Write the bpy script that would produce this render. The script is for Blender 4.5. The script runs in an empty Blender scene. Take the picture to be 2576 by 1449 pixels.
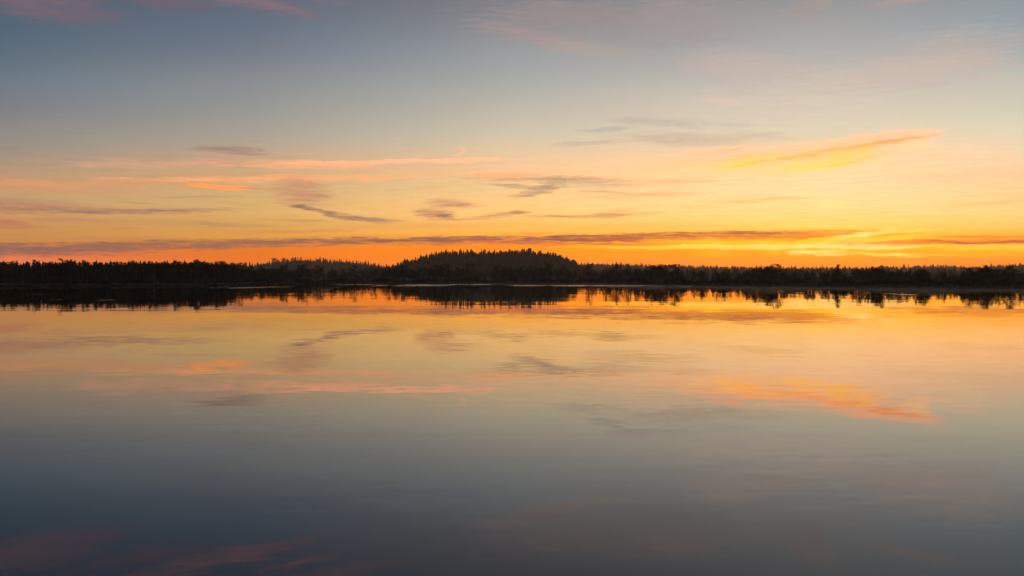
import bpy, math, random
import numpy as np
from mathutils import Vector, Matrix

# ------------------------------------------------------------------ basics
scene = bpy.context.scene
COL = scene.collection
FPX = 2900.0            # focal length in units of a 2576 px wide picture (about 40 mm on a 36 mm sensor)
CAM_H = 2.2
HOR = 694.0             # row of the true horizon in that picture
CXP = 1288.0
R = math.radians


def px_dir(x, y):
    """azimuth and elevation in degrees of the direction seen at x, y of the measured photograph"""
    dx = (x - CXP) / FPX
    return math.degrees(math.atan(dx)), math.degrees(math.atan((HOR - y) / FPX / math.sqrt(1 + dx * dx)))


def world_x(x, Y):
    return (x - CXP) * Y / FPX


def world_z(y, Y):
    return CAM_H + (HOR - y) * Y / FPX


def lin(c):
    return tuple((v / 255 / 12.92) if v / 255 <= 0.04045 else ((v / 255 + 0.055) / 1.055) ** 2.4 for v in c)


def glow(c, k=0.42):
    """sky colours: where the photograph's red is at its limit the real sky is brighter than that"""
    r, g, b = lin(c)
    return (r * (1 + k * min(1.0, max(0.0, (c[0] - 240) / 15))), g, b)


# ------------------------------------------------------------------ camera
cam = bpy.data.cameras.new('camera')
cam.sensor_width = 36.0
cam.lens = 36.0 * FPX / 2576.0
cam.shift_y = -(1449 / 2 - HOR) / 2576.0
cam.clip_start = 0.1
cam.clip_end = 20000
cam_ob = bpy.data.objects.new('camera', cam)
cam_ob.location = (0, 0, CAM_H)
cam_ob.rotation_euler = (R(90), 0, 0)
COL.objects.link(cam_ob)
scene.camera = cam_ob

# ------------------------------------------------------------------ view, renderer
vs = scene.view_settings
vs.view_transform = 'Standard'
vs.look = 'None'
vs.exposure = 0.0
vs.gamma = 1.0
vs.use_curve_mapping = False
cy = scene.cycles
cy.use_denoising = True
try:
    cy.denoiser = 'OPENIMAGEDENOISE'
except Exception:
    pass
cy.max_bounces = 6
cy.diffuse_bounces = 2
cy.glossy_bounces = 3
cy.transmission_bounces = 2
cy.transparent_max_bounces = 4
cy.volume_bounces = 0
cy.caustics_reflective = False
cy.caustics_refractive = False
cy.use_adaptive_sampling = True
cy.adaptive_threshold = 0.015
cy.adaptive_min_samples = 12

# ------------------------------------------------------------------ sky (the sun is still below the tree line: no direct sunlight)
SUN_AZ = px_dir(2080, 621)[0]
SUN_EL = 0.1
world = bpy.data.worlds.new('World')
scene.world = world
world.use_nodes = True
wt = world.node_tree
for n in list(wt.nodes):
    wt.nodes.remove(n)


class Tree:
    """small helper to write node networks as expressions"""
    def __init__(self, nt):
        self.nt = nt

    def new(self, t, **kw):
        n = self.nt.nodes.new(t)
        for k, v in kw.items():
            setattr(n, k, v)
        return n

    def put(self, sock, v):
        if isinstance(v, bpy.types.NodeSocket):
            self.nt.links.new(v, sock)
        elif v is not None:
            sock.default_value = v

    def math(self, op, a, b=None, c=None, clamp=False):
        n = self.new('ShaderNodeMath', operation=op, use_clamp=clamp)
        for i, v in enumerate((a, b, c)):
            self.put(n.inputs[i], v)
        return n.outputs[0]

    def vmath(self, op, a, b=None, scale=None):
        n = self.new('ShaderNodeVectorMath', operation=op)
        self.put(n.inputs[0], a)
        if b is not None:
            self.put(n.inputs[1], b)
        if scale is not None:
            self.put(n.inputs['Scale'], scale)
        return n.outputs['Value'] if op in ('LENGTH', 'DOT_PRODUCT') else n.outputs[0]

    def rng(self, v, a, b, c=0.0, d=1.0, kind='LINEAR'):
        n = self.new('ShaderNodeMapRange', interpolation_type=kind)
        n.clamp = True
        for i, q in enumerate((v, a, b, c, d)):
            self.put(n.inputs[i], q)
        return n.outputs[0]

    def mix(self, f, a, b, blend='MIX'):
        n = self.new('ShaderNodeMixRGB', blend_type=blend)
        self.put(n.inputs[0], f)
        self.put(n.inputs[1], a if isinstance(a, bpy.types.NodeSocket) else (*a[:3], 1))
        self.put(n.inputs[2], b if isinstance(b, bpy.types.NodeSocket) else (*b[:3], 1))
        return n.outputs[0]

    def noise(self, vec, scale, detail=3.0, rough=0.55, dist=0.0):
        n = self.new('ShaderNodeTexNoise')
        self.put(n.inputs['Vector'], vec)
        n.inputs['Scale'].default_value = scale
        n.inputs['Detail'].default_value = detail
        n.inputs['Roughness'].default_value = rough
        n.inputs['Distortion'].default_value = dist
        return n

    def mapping(self, vec, loc, rot, scale, kind='TEXTURE'):
        n = self.new('ShaderNodeMapping', vector_type=kind)
        self.put(n.inputs['Vector'], vec)
        n.inputs['Location'].default_value = loc
        n.inputs['Rotation'].default_value = (0, 0, rot)
        n.inputs['Scale'].default_value = scale
        return n.outputs[0]

    def ellipse(self, v3, cx, cy, rx, ry, rot=0.0):
        """squared distance of v3 = (x, y, 1) from the centre of a turned ellipse, 1 on its edge"""
        c, s = math.cos(rot), math.sin(rot)
        u = self.vmath('DOT_PRODUCT', v3, (c / rx, s / rx, -(cx * c + cy * s) / rx))
        v = self.vmath('DOT_PRODUCT', v3, (-s / ry, c / ry, (cx * s - cy * c) / ry))
        return self.math('MULTIPLY_ADD', u, u, self.math('MULTIPLY', v, v))

    def comb(self, x, y, z=0.0):
        n = self.new('ShaderNodeCombineXYZ')
        for i, v in enumerate((x, y, z)):
            self.put(n.inputs[i], v)
        return n.outputs[0]

    def ramp(self, f, stops):
        n = self.new('ShaderNodeValToRGB')
        self.put(n.inputs[0], f)
        e = n.color_ramp.elements
        while len(e) > 1:
            e.remove(e[-1])
        e[0].position = stops[0][0]
        e[0].color = (*stops[0][1], 1)
        for p, c in stops[1:]:
            q = e.new(p)
            q.color = (*c, 1)
        return n.outputs[0]


W = Tree(wt)
nish = W.new('ShaderNodeTexSky')
nish.sky_type = 'NISHITA'
nish.sun_disc = False
nish.sun_elevation = R(SUN_EL)
nish.sun_rotation = R(SUN_AZ)
nish.altitude = 0
nish.air_density = 1.0
nish.dust_density = 2.0
nish.ozone_density = 2.0
NISH_K = 0.1
# brightness of that sky at NISH_K: per azimuth from the sun, at these elevations (used to know what the thin cloud veil has to add)
N_EL = [0.5, 1.5, 3, 6, 10, 14, 25, 50, 89]
N_TAB = {
    39.3: [(0.021, 0.006, 0), (0.05, 0.023, 0.003), (0.071, 0.049, 0.018), (0.068, 0.068, 0.052), (0.052, 0.065, 0.071), (0.041, 0.056, 0.073), (0.024, 0.038, 0.059), (0.011, 0.019, 0.035), (0.006, 0.012, 0.022)],
    15.3: [(0.11, 0.024, 0), (0.198, 0.061, 0.003), (0.23, 0.099, 0.023), (0.186, 0.115, 0.066), (0.124, 0.099, 0.089), (0.085, 0.08, 0.09), (0.037, 0.048, 0.072), (0.012, 0.022, 0.039), (0.006, 0.012, 0.022)],
    8.7: [(0.187, 0.039, 0), (0.323, 0.09, 0.001), (0.358, 0.133, 0.023), (0.272, 0.141, 0.069), (0.169, 0.114, 0.092), (0.108, 0.089, 0.093), (0.041, 0.05, 0.073), (0.013, 0.022, 0.039), (0.006, 0.012, 0.022)],
    0.0: [(0.289, 0.058, 0), (0.486, 0.127, 0), (0.523, 0.176, 0.023), (0.376, 0.172, 0.07), (0.217, 0.129, 0.094), (0.129, 0.096, 0.095), (0.044, 0.051, 0.074), (0.013, 0.022, 0.04), (0.006, 0.012, 0.022)],
}


def nish_at(d, el):
    ks = sorted(N_TAB)
    d = min(abs(d), ks[-1])
    row = [[np.interp(d, ks, [N_TAB[k][i][c] for k in ks]) for i in range(9)] for c in range(3)]
    return tuple(float(np.interp(el, N_EL, row[c])) for c in range(3))


# colours of the open sky, read down five columns (row, sRGB)
SKY = {
    0: [(-100, (70, 88, 108)), (67, (82, 101, 117)), (133, (91, 108, 122)), (200, (108, 121, 133)), (267, (124, 125, 131)), (333, (143, 139, 134)),
        (369, (152, 144, 135)), (419, (178, 150, 125)), (469, (203, 153, 112)), (496, (194, 160, 118)), (542, (202, 152, 96)), (590, (198, 140, 86)),
        (613, (204, 138, 82)), (640, (228, 118, 80)), (655, (236, 122, 86)), (694, (225, 110, 80))],
    640: [(-100, (88, 96, 114)), (17, (100, 106, 120)), (67, (105, 113, 128)), (133, (120, 123, 134)), (200, (140, 140, 142)), (267, (153, 150, 146)),
          (333, (173, 161, 148)), (355, (180, 165, 147)), (402, (205, 169, 134)), (436, (214, 171, 126)), (486, (217, 177, 122)), (536, (228, 178, 106)),
          (569, (220, 165, 90)), (596, (235, 160, 72)), (625, (234, 125, 55)), (643, (238, 118, 48)), (694, (230, 110, 50))],
    1288: [(-100, (110, 112, 122)), (17, (128, 127, 132)), (67, (138, 138, 141)), (133, (152, 156, 158)), (200, (167, 168, 164)), (267, (190, 181, 168)),
           (333, (209, 196, 172)), (369, (226, 201, 166)), (402, (240, 204, 160)), (436, (244, 202, 148)), (469, (241, 206, 148)), (502, (246, 208, 138)),
           (536, (248, 210, 128)), (569, (246, 192, 96)), (590, (252, 190, 75)), (616, (250, 152, 35)), (640, (252, 145, 15)), (694, (245, 125, 30))],
    2080: [(-100, (135, 138, 142)), (17, (152, 152, 152)), (67, (162, 162, 162)), (133, (178, 178, 177)), (200, (205, 196, 184)), (267, (219, 205, 184)),
           (317, (226, 212, 186)), (352, (236, 212, 175)), (400, (250, 219, 167)), (436, (254, 226, 168)), (469, (253, 228, 170)), (502, (253, 230, 158)),
           (536, (253, 226, 140)), (569, (254, 220, 105)), (602, (255, 203, 46)), (625, (255, 190, 30)), (634, (255, 172, 12)), (655, (255, 155, 15)),
           (694, (255, 140, 25))],
    2576: [(-100, (128, 138, 146)), (17, (147, 155, 160)), (67, (148, 160, 165)), (133, (167, 172, 172)), (200, (190, 190, 178)), (267, (208, 204, 180)),
           (317, (224, 212, 184)), (369, (238, 216, 180)), (436, (246, 209, 160)), (502, (252, 214, 150)), (536, (253, 216, 134)), (569, (252, 202, 100)),
           (595, (252, 176, 52)), (621, (255, 190, 34)), (642, (255, 165, 35)), (655, (251, 143, 42)), (694, (240, 125, 50))],
}


def t_of(el):
    return math.sqrt(max(el, 0) / 90.0)


geo = W.new('ShaderNodeNewGeometry')     # on a world, Position is the view direction
sep = W.new('ShaderNodeSeparateXYZ')
tc = W.new('ShaderNodeTexCoord')
wt.links.new(tc.outputs['Generated'], sep.inputs[0])
az = W.math('MULTIPLY', W.math('ARCTAN2', sep.outputs[0], sep.outputs[1]), 180 / math.pi)
el = W.math('MULTIPLY', W.math('ARCSINE', sep.outputs[2]), 180 / math.pi)
tt = W.math('SQRT', W.math('DIVIDE', W.math('MAXIMUM', el, 0.0), 90.0))
dsun = W.math('SUBTRACT', az, SUN_AZ)
dsun = W.math('WRAP', dsun, 180.0, -180.0)


def column(x):
    st = []
    d = px_dir(x, HOR)[0] - SUN_AZ
    pts = [(px_dir(x, y)[1], glow(c)) for y, c in SKY[x]]
    pts = [(e, (c[0], c[1], max(0.004, c[2] - 0.028 * min(1, max(0, (2.2 - e) / 1.0))))) for e, c in pts]
    top = pts[0][1]
    pts += [(28, tuple(v * k for v, k in zip(top, (0.66, 0.7, 0.76)))), (50, tuple(v * k for v, k in zip(top, (0.42, 0.48, 0.56)))),
            (90, (0.030, 0.044, 0.068))]
    for e, c in sorted(pts, key=lambda q: q[0]):
        n = nish_at(d, e)
        st.append((t_of(e), tuple(max(0.0, a - b) for a, b in zip(c, n))))
    return W.ramp(tt, st)


cols = {x: column(x) for x in SKY}
dcol = {x: px_dir(x, HOR)[0] - SUN_AZ for x in SKY}
anti = W.ramp(tt, [(0, (0.045, 0.045, 0.06)), (t_of(6), (0.075, 0.062, 0.075)), (t_of(14), (0.05, 0.058, 0.08)), (t_of(40), (0.03, 0.04, 0.06)), (1, (0.024, 0.032, 0.046))])
sky = cols[0]
for a, b in ((0, 640), (640, 1288), (1288, 2080), (2080, 2576)):
    sky = W.mix(W.rng(dsun, dcol[a], dcol[b]), sky, cols[b])
sky = W.mix(W.rng(dsun, 14.0, 46.0), sky, cols[0])
sky = W.mix(W.rng(W.math('ABSOLUTE', dsun), 42.0, 140.0, kind='SMOOTHSTEP'), sky, anti)
nscaled = W.mix(1.0, nish.outputs[0], (NISH_K, NISH_K, NISH_K), 'MULTIPLY')
sky = W.mix(1.0, sky, nscaled, 'ADD')

# clouds: streaks and tufts at their own place in the sky, edges frayed by stretched noise
sv = W.comb(az, el, 0.0)
n1 = W.noise(W.mapping(sv, (0, 0, 0), 0.05, (0.28, 1.9, 1), 'POINT'), 1.0, 4.0, 0.6)
n2 = W.noise(W.mapping(sv, (3, 5, 0), -0.04, (0.55, 6.5, 1), 'POINT'), 1.0, 3.0, 0.6)
n3 = W.noise(W.mapping(sv, (7, 1, 0), 0.0, (1.6, 14.0, 1), 'POINT'), 1.0, 2.0, 0.6)
n4 = W.noise(W.mapping(sv, (11, 8, 0), 0.05, (0.30, 1.7, 1), 'POINT'), 1.0, 4.0, 0.6)
cax = W.math('MULTIPLY_ADD', W.math('SUBTRACT', n4.outputs['Fac'], 0.5), 2.6, az)
cel = W.math('MULTIPLY_ADD', W.math('SUBTRACT', n1.outputs['Fac'], 0.5), 0.42, el)
cv3 = W.comb(cax, cel, 1.0)
rag = W.math('ADD', W.math('MULTIPLY', W.math('SUBTRACT', n2.outputs['Fac'], 0.5), 2.3), W.math('MULTIPLY', W.math('SUBTRACT', n3.outputs['Fac'], 0.5), 1.9))
n5 = W.noise(W.mapping(sv, (2, 9, 0), 0.06, (0.42, 6.5, 1), 'POINT'), 1.0, 5.0, 0.68)
thin = W.rng(n5.outputs['Fac'], 0.32, 0.58, 0.42, 1.18)
# thin veil streaks low in the sky
veil = W.math('MULTIPLY', W.rng(el, 0.8, 3.0), W.rng(el, 7.5, 4.5))
vf = W.math('MULTIPLY', W.rng(n2.outputs['Fac'], 0.42, 0.75, kind='SMOOTHSTEP'), veil)
sky = W.mix(W.math('MULTIPLY', vf, 0.22), sky, W.mix(1.0, sky, (0.82, 0.62, 0.52), 'MULTIPLY'))
vg = W.math('MULTIPLY', W.rng(n1.outputs['Fac'], 0.5, 0.72, kind='SMOOTHSTEP'), veil)
sky = W.mix(W.math('MULTIPLY', vg, 0.18), sky, W.mix(1.0, sky, (1.05, 0.9, 0.7), 'MULTIPLY'))

n6 = W.noise(W.mapping(sv, (5, 3, 0), 0.03, (0.35, 9.0, 1), 'POINT'), 1.0, 4.0, 0.7)
fib = W.math('MULTIPLY', W.rng(n6.outputs['Fac'], 0.35, 0.65, 0.0, 1.0), W.math('MULTIPLY', W.rng(el, 0.7, 2.0), W.rng(el, 9.5, 5.0)))
sky = W.mix(W.math('MULTIPLY', fib, 0.30), sky, W.mix(1.0, sky, (0.90, 0.78, 0.70), 'MULTIPLY'))
sky = W.mix(1.0, sky, (1.02, 1.025, 1.025), 'MULTIPLY')
PX = math.degrees(1 / FPX)
CLOUDS = [
    # x, y, half width, half height, slope (down to the right +), colour, opacity
    # high veils and pink cirrus
    (1800, 120, 480, 80, .1, (176, 163, 158), .35), (2220, 240, 400, 50, -.05, (214, 196, 180), .4), (1500, 60, 300, 50, .1, (150, 140, 140), .3),
    (100, 14, 190, 26, .10, (118, 99, 113), .75), (40, -20, 160, 20, .05, (124, 103, 115), .7), (60, 26, 130, 9, .08, (126, 104, 112), .4),
    (467, 2, 80, 12, .1, (124, 100, 114), .6), (330, -12, 140, 16, .16, (120, 98, 112), .6),
    (690, 16, 130, 6, .22, (130, 110, 122), .75), (620, -6, 110, 9, .2, (130, 106, 118), .6),
    (450, -40, 260, 16, .16, (140, 112, 118), .8), (760, -24, 90, 10, .25, (150, 116, 120), .7), (860, -52, 190, 13, .12, (140, 116, 122), .6),
    (1326, 88, 120, 15, .2, (168, 148, 147), .7), (1492, 123, 130, 13, .1, (182, 165, 152), .6), (1426, 37, 150, 24, .05, (156, 142, 141), .7),
    (1692, 20, 80, 18, 0, (164, 147, 146), .65), (2045, 8, 62, 22, -.5, (170, 152, 147), .75), (2284, 2, 110, 8, -.1, (174, 156, 152), .8),
    (2384, 142, 170, 48, -.1, (194, 177, 167), .65), (2250, 190, 200, 26, -.12, (208, 187, 174), .65), (1884, 168, 140, 32, .15, (204, 182, 170), .65),
    (1817, 253, 70, 6, .05, (232, 200, 182), .6), (2050, 247, 80, 5, .03, (228, 204, 184), .5), (1700, 60, 120, 40, .2, (166, 152, 148), .35),
    # faint grey wisps above the glow
    (1642, 308, 110, 8, .12, (197, 179, 165), .8), (1525, 323, 66, 6, -.05, (190, 176, 160), .8), (1476, 360, 72, 6, -.03, (200, 180, 160), .8),
    (1700, 350, 130, 12, .06, (206, 182, 160), .8), (1860, 343, 130, 8, .03, (214, 190, 166), .65), (1780, 306, 130, 6, .1, (204, 190, 174), .6),
    # pink and orange streaks on the left
    (583, 379, 72, 9, .03, (156, 128, 118), .9), (567, 402, 50, 14, .2, (205, 152, 128), .5), (433, 412, 210, 8, -.02, (226, 166, 132), .6),
    (767, 414, 170, 8, -.02, (246, 182, 130), .65), (1000, 407, 260, 4, -.03, (255, 200, 152), .6), (1146, 383, 9, 12, .2, (246, 196, 160), .5),
    (667, 450, 320, 6, -.03, (248, 178, 112), .65), (167, 462, 270, 7, -.02, (228, 154, 104), .7), (330, 440, 240, 5, -.02, (208, 152, 118), .4),
    (563, 470, 76, 5, .06, (252, 160, 74), .95), (670, 477, 66, 2.4, .05, (186, 140, 110), .6), (120, 478, 200, 5, .0, (206, 146, 108), .4),
    (757, 483, 66, 26, .1, (202, 146, 110), .95), (772, 521, 30, 5, .1, (146, 110, 102), .95), (800, 529, 60, 4.5, .22, (152, 113, 102), .9),
    (872, 544, 100, 5.5, .17, (166, 122, 102), .9), (930, 553, 60, 3, .05, (176, 132, 104), .7),
    (233, 531, 230, 6, -.01, (156, 116, 100), .9), (470, 528, 110, 3, -.03, (166, 126, 104), .75), (70, 512, 160, 10, .05, (184, 130, 105), .7),
    (350, 509, 45, 2.5, .04, (174, 138, 110), .6), (500, 496, 85, 2, -.02, (184, 146, 112), .5), (20, 520, 80, 6, 0, (188, 122, 96), .5),
    (183, 553, 100, 4, .02, (194, 128, 99), .7), (10, 562, 70, 9, .05, (188, 114, 90), .7), (500, 563, 170, 7, .03, (198, 143, 98), .6),
    (540, 562, 50, 4, .1, (184, 128, 98), .5), (750, 554, 80, 3, .03, (198, 138, 95), .6), (733, 583, 120, 4, -.03, (208, 142, 80), .6), (300, 575, 36, 2.5, -.02, (186, 132, 92), .5),
    (1000, 570, 260, 6, -.02, (232, 165, 88), .45),
    # tufts in the middle
    (1139, 513, 56, 8, .03, (204, 148, 106), .85), (1092, 537, 40, 11, .12, (206, 143, 106), .9), (1128, 544, 24, 5, .15, (164, 120, 98), .9),
    (1259, 540, 66, 6, -.1, (198, 148, 100), .85), (1298, 534, 28, 5, .08, (190, 140, 100), .85), (1159, 552, 70, 2.2, -.03, (196, 148, 100), .6),
    (1376, 450, 170, 8, .02, (188, 152, 120), .85), (1359, 478, 66, 7, -.24, (176, 142, 110), .85), (1305, 472, 70, 4, .12, (188, 150, 114), .75),
    (1460, 460, 130, 8, .05, (206, 170, 130), .6), (1626, 492, 130, 5, -.03, (238, 186, 124), .7), (1640, 455, 150, 4, .01, (244, 188, 130), .6),
    (1530, 484, 60, 4, .08, (214, 168, 122), .6), (1276, 440, 84, 5, .02, (252, 184, 118), .7),
    (1476, 543, 150, 4, -.02, (212, 156, 94), .85), (1520, 537, 60, 4, -.1, (218, 164, 100), .6), (1600, 570, 260, 6, .0, (248, 182, 80), .4),
    (1917, 502, 92, 5, -.04, (246, 196, 116), .9), (1750, 519, 66, 3, .0, (248, 204, 124), .6), (2484, 511, 110, 3.5, -.02, (248, 198, 118), .75),
    (2467, 439, 220, 6, .0, (244, 204, 152), .5), (2417, 454, 70, 2.4, .02, (238, 200, 150), .5), (2380, 470, 240, 5, .02, (248, 214, 160), .4),
    # the lit orange cloud above the sun
    (2180, 360, 130, 16, -.14, (255, 204, 142), .75), (2190, 366, 105, 7, -.15, (252, 178, 104), .9), (1817, 378, 66, 6, -.14, (250, 196, 148), .75),
    (2030, 388, 190, 15, -.06, (254, 208, 140), .75), (1880, 410, 110, 13, -.1, (255, 218, 130), .7), (2050, 412, 150, 15, -.1, (255, 220, 130), .7), (1867, 411, 62, 8, -.12, (254, 226, 90), .85), (2050, 416, 90, 9, -.12, (254, 226, 104), .85),
    (2134, 388, 64, 7, -.22, (254, 218, 100), .85), (2310, 344, 50, 3, -.1, (255, 212, 164), .6), (2300, 366, 32, 11, -.2, (255, 228, 150), .6),
    (1950, 396, 70, 6, .0, (254, 216, 120), .6), (1730, 430, 120, 5, -.04, (255, 222, 140), .5), (1760, 410, 140, 7, -.05, (255, 210, 136), .5),
    (1990, 397, 130, 3.5, -.12, (255, 196, 104), .7), (2100, 377, 120, 3.5, -.13, (254, 188, 104), .75), (1900, 393, 100, 3, -.1, (255, 200, 120), .6), (2160, 400, 80, 3, -.2, (255, 206, 100), .7),
    (2250, 353, 80, 3, -.13, (248, 172, 112), .75), (1780, 398, 110, 3, -.06, (255, 204, 140), .5), (2330, 380, 120, 4, -.05, (255, 214, 150), .4),
    # glow lines round the sun
    (2050, 604, 330, 13, -.01, (255, 208, 36), .8), (2070, 620, 400, 4.2, .0, (255, 243, 140), .98), (2085, 619, 190, 6, .0, (255, 248, 176), .9), (2100, 614, 120, 7, -.05, (255, 240, 130), .75),
    (1700, 622, 240, 4, .01, (255, 214, 56), .85), (2450, 621, 180, 5, .01, (255, 208, 56), .8),
    (2085, 612, 200, 20, .0, (255, 206, 36), .55),
    # loose layers above and below the low bank
    (300, 600, 240, 3.5, -.02, (192, 128, 86), .5), (900, 594, 230, 3.5, -.02, (214, 145, 78), .5), (1120, 615, 220, 4, .0, (228, 118, 52), .5),
    (620, 622, 260, 4, -.02, (210, 108, 64), .5), (1450, 587, 220, 3, -.01, (238, 156, 66), .5), (230, 641, 220, 3, .0, (206, 104, 78), .4), (1650, 606, 160, 3, .0, (232, 132, 50), .5),
    (2380, 590, 200, 3, .0, (250, 176, 70), .5),
    # the long low cloud bank
    (60, 628, 300, 12, -.02, (136, 94, 86), .95), (400, 617, 280, 9, -.03, (146, 98, 82), .95), (700, 610, 240, 7.5, -.02, (158, 104, 80), .95),
    (980, 606, 230, 7, -.02, (154, 98, 72), .95), (1280, 602, 280, 8.5, -.01, (146, 92, 76), .97), (1500, 599, 190, 8, -.03, (156, 92, 68), .95),
    (1720, 594, 210, 8, -.02, (196, 106, 58), .95), (1920, 590, 190, 9, -.01, (214, 118, 58), .95), (1960, 598, 190, 5, -.02, (240, 140, 40), .9), (1860, 585, 120, 3, .0, (190, 104, 64), .8),
    (1560, 614, 130, 2.4, .0, (206, 104, 46), .8), (1330, 612, 150, 3.5, .03, (226, 110, 66), .6),
    (2440, 609, 240, 5, .0, (206, 100, 54), .95), (2484, 597, 150, 2.6, .01, (216, 122, 62), .75), (2280, 612, 100, 4, .04, (246, 140, 28), .8), (2150, 586, 110, 6, .0, (250, 160, 40), .7),
    (2167, 590, 62, 4, -.14, (255, 238, 130), .95), (2284, 581, 70, 2.6, -.05, (255, 226, 92), .9), (2230, 600, 90, 4, -.05, (255, 214, 70), .7),
    (2017, 637, 36, 4, .02, (255, 232, 116), .95), (2100, 638, 52, 4.5, .0, (255, 236, 124), .95), (2194, 640, 26, 3.5, .05, (255, 226, 90), .95),
    (2264, 642, 44, 4, .02, (255, 230, 104), .95), (2377, 640, 52, 2.4, .02, (255, 200, 60), .7), (1800, 640, 46, 5, .0, (255, 186, 28), .7), (2500, 641, 60, 2.4, .0, (255, 186, 52), .6),
]

# one cloud as a node group: squared distance from a turned ellipse, frayed by the shared noise
cg = bpy.data.node_groups.new('cloud_streak', 'ShaderNodeTree')
for nm, ty in (('Sky', 'NodeSocketColor'), ('Place', 'NodeSocketVector'), ('Fray', 'NodeSocketFloat'), ('Along', 'NodeSocketVector'), ('Across', 'NodeSocketVector'),
               ('Opacity', 'NodeSocketFloat'), ('Thin', 'NodeSocketFloat'), ('Cloud', 'NodeSocketColor')):
    cg.interface.new_socket(nm, in_out='INPUT', socket_type=ty)
cg.interface.new_socket('Sky', in_out='OUTPUT', socket_type='NodeSocketColor')
G = Tree(cg)
gi = G.new('NodeGroupInput').outputs
go = G.new('NodeGroupOutput')
gu = G.vmath('DOT_PRODUCT', gi['Place'], gi['Along'])
gv = G.vmath('DOT_PRODUCT', gi['Place'], gi['Across'])
gq = G.math('MULTIPLY_ADD', gu, gu, G.math('MULTIPLY_ADD', gv, gv, gi['Fray']))
gf = G.rng(gq, 1.5, -0.35, 0.0, gi['Opacity'], 'SMOOTHSTEP')
G.put(go.inputs[0], G.mix(G.math('MULTIPLY', gf, gi['Thin'], clamp=True), gi['Sky'], gi['Cloud']))

HAZE_DENSITY = 0.00019
HAZE_TOP = 37.0
HAZE_REACH = 3000.0
# the sky beyond the haze layer is brighter than what comes through: how much, by elevation
through = W.math('MINIMUM', W.math('DIVIDE', HAZE_TOP - CAM_H, W.math('MAXIMUM', W.math('SINE', W.math('MULTIPLY', el, math.pi / 180)), 0.001)), HAZE_REACH)
gain = W.math('EXPONENT', W.math('MULTIPLY', through, HAZE_DENSITY * 0.85))


def with_clouds(base, a0, a1, e0, e1):
    """the open sky with those clouds that reach into a part of the sky (only to save work: the parts join without a seam)"""
    col = base
    for (x, y, hw, hh, sl, c, op) in CLOUDS:
        a_, e_ = px_dir(x, y)
        ra, re = hw * PX * 2.1 + 1.3, hh * PX * 2.4 + hw * PX * 1.9 * abs(sl) + .22
        if a_ + ra < a0 or a_ - ra > a1 or e_ + re < e0 or e_ - re > e1:
            continue
        n = W.new('ShaderNodeGroup')
        n.node_tree = cg
        t = -math.atan(sl)
        cs, sn = math.cos(t), math.sin(t)
        rx, ry = hw * PX * 1.2, hh * PX * 1.45
        W.put(n.inputs['Sky'], col)
        W.put(n.inputs['Place'], cv3)
        W.put(n.inputs['Fray'], rag)
        W.put(n.inputs['Thin'], thin)
        n.inputs['Along'].default_value = (cs / rx, sn / rx, -(a_ * cs + e_ * sn) / rx)
        n.inputs['Across'].default_value = (-sn / ry, cs / ry, (a_ * sn - e_ * cs) / ry)
        n.inputs['Opacity'].default_value = op
        n.inputs['Cloud'].default_value = (*glow(c, 0.42 + 0.22 * min(1, max(0, e_ - 4.2))), 1)
        col = n.outputs[0]
    b_ = W.new('ShaderNodeBackground')
    W.put(b_.inputs['Color'], col)
    W.put(b_.inputs['Strength'], gain)
    return b_.outputs[0]


def choose(f, a, b):
    m = W.new('ShaderNodeMixShader')
    W.put(m.inputs[0], f)
    W.put(m.inputs[1], a)
    W.put(m.inputs[2], b)
    return m.outputs[0]


E_CUT = [-5, 1.35, 2.6, 4.3, 8.0, 17.0]
right = W.math('GREATER_THAN', az, 2.0)
shader = None
for i in range(5):
    row = choose(right, with_clouds(sky, -40, 2, E_CUT[i], E_CUT[i + 1]), with_clouds(sky, 2, 45, E_CUT[i], E_CUT[i + 1]))
    shader = row if shader is None else choose(W.math('GREATER_THAN', el, E_CUT[i]), shader, row)
plain = W.new('ShaderNodeBackground')
W.put(plain.inputs['Color'], sky)
W.put(plain.inputs['Strength'], gain)
away = W.math('MAXIMUM', W.math('GREATER_THAN', el, 17.0), W.math('GREATER_THAN', W.math('ABSOLUTE', az), 40.0))
shader = choose(away, shader, plain.outputs[0])
out = W.new('ShaderNodeOutputWorld')
W.put(out.inputs['Surface'], shader)
world.cycles.sampling_method = 'MANUAL'
world.cycles.sample_map_resolution = 1024

# ------------------------------------------------------------------ materials
def new_mat(name):
    m = bpy.data.materials.new(name)
    m.use_nodes = True
    nt = m.node_tree
    return m, Tree(nt), nt.nodes['Principled BSDF']


def two_tone(name, a, b, scale, rough=0.85, per_object=0.0, trans=0.0):
    m, T, bs = new_mat(name)
    tcn = T.new('ShaderNodeTexCoord')
    n = T.noise(tcn.outputs['Object'], scale, 3.0, 0.6)
    c = T.mix(T.rng(n.outputs['Fac'], 0.32, 0.68), a, b)
    if per_object:
        oi = T.new('ShaderNodeObjectInfo')
        hs = T.new('ShaderNodeHueSaturation')
        T.put(hs.inputs['Hue'], T.rng(oi.outputs['Random'], 0, 1, 0.5 - 0.03 * per_object, 0.5 + 0.03 * per_object))
        T.put(hs.inputs['Value'], T.rng(oi.outputs['Random'], 0, 1, 1 - 0.4 * per_object, 1 + 0.4 * per_object))
        T.put(hs.inputs['Color'], c)
        c = hs.outputs[0]
    T.put(bs.inputs['Base Color'], c)
    bs.inputs['Roughness'].default_value = rough
    bs.inputs['Specular IOR Level'].default_value = 0.2
    return m


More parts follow.
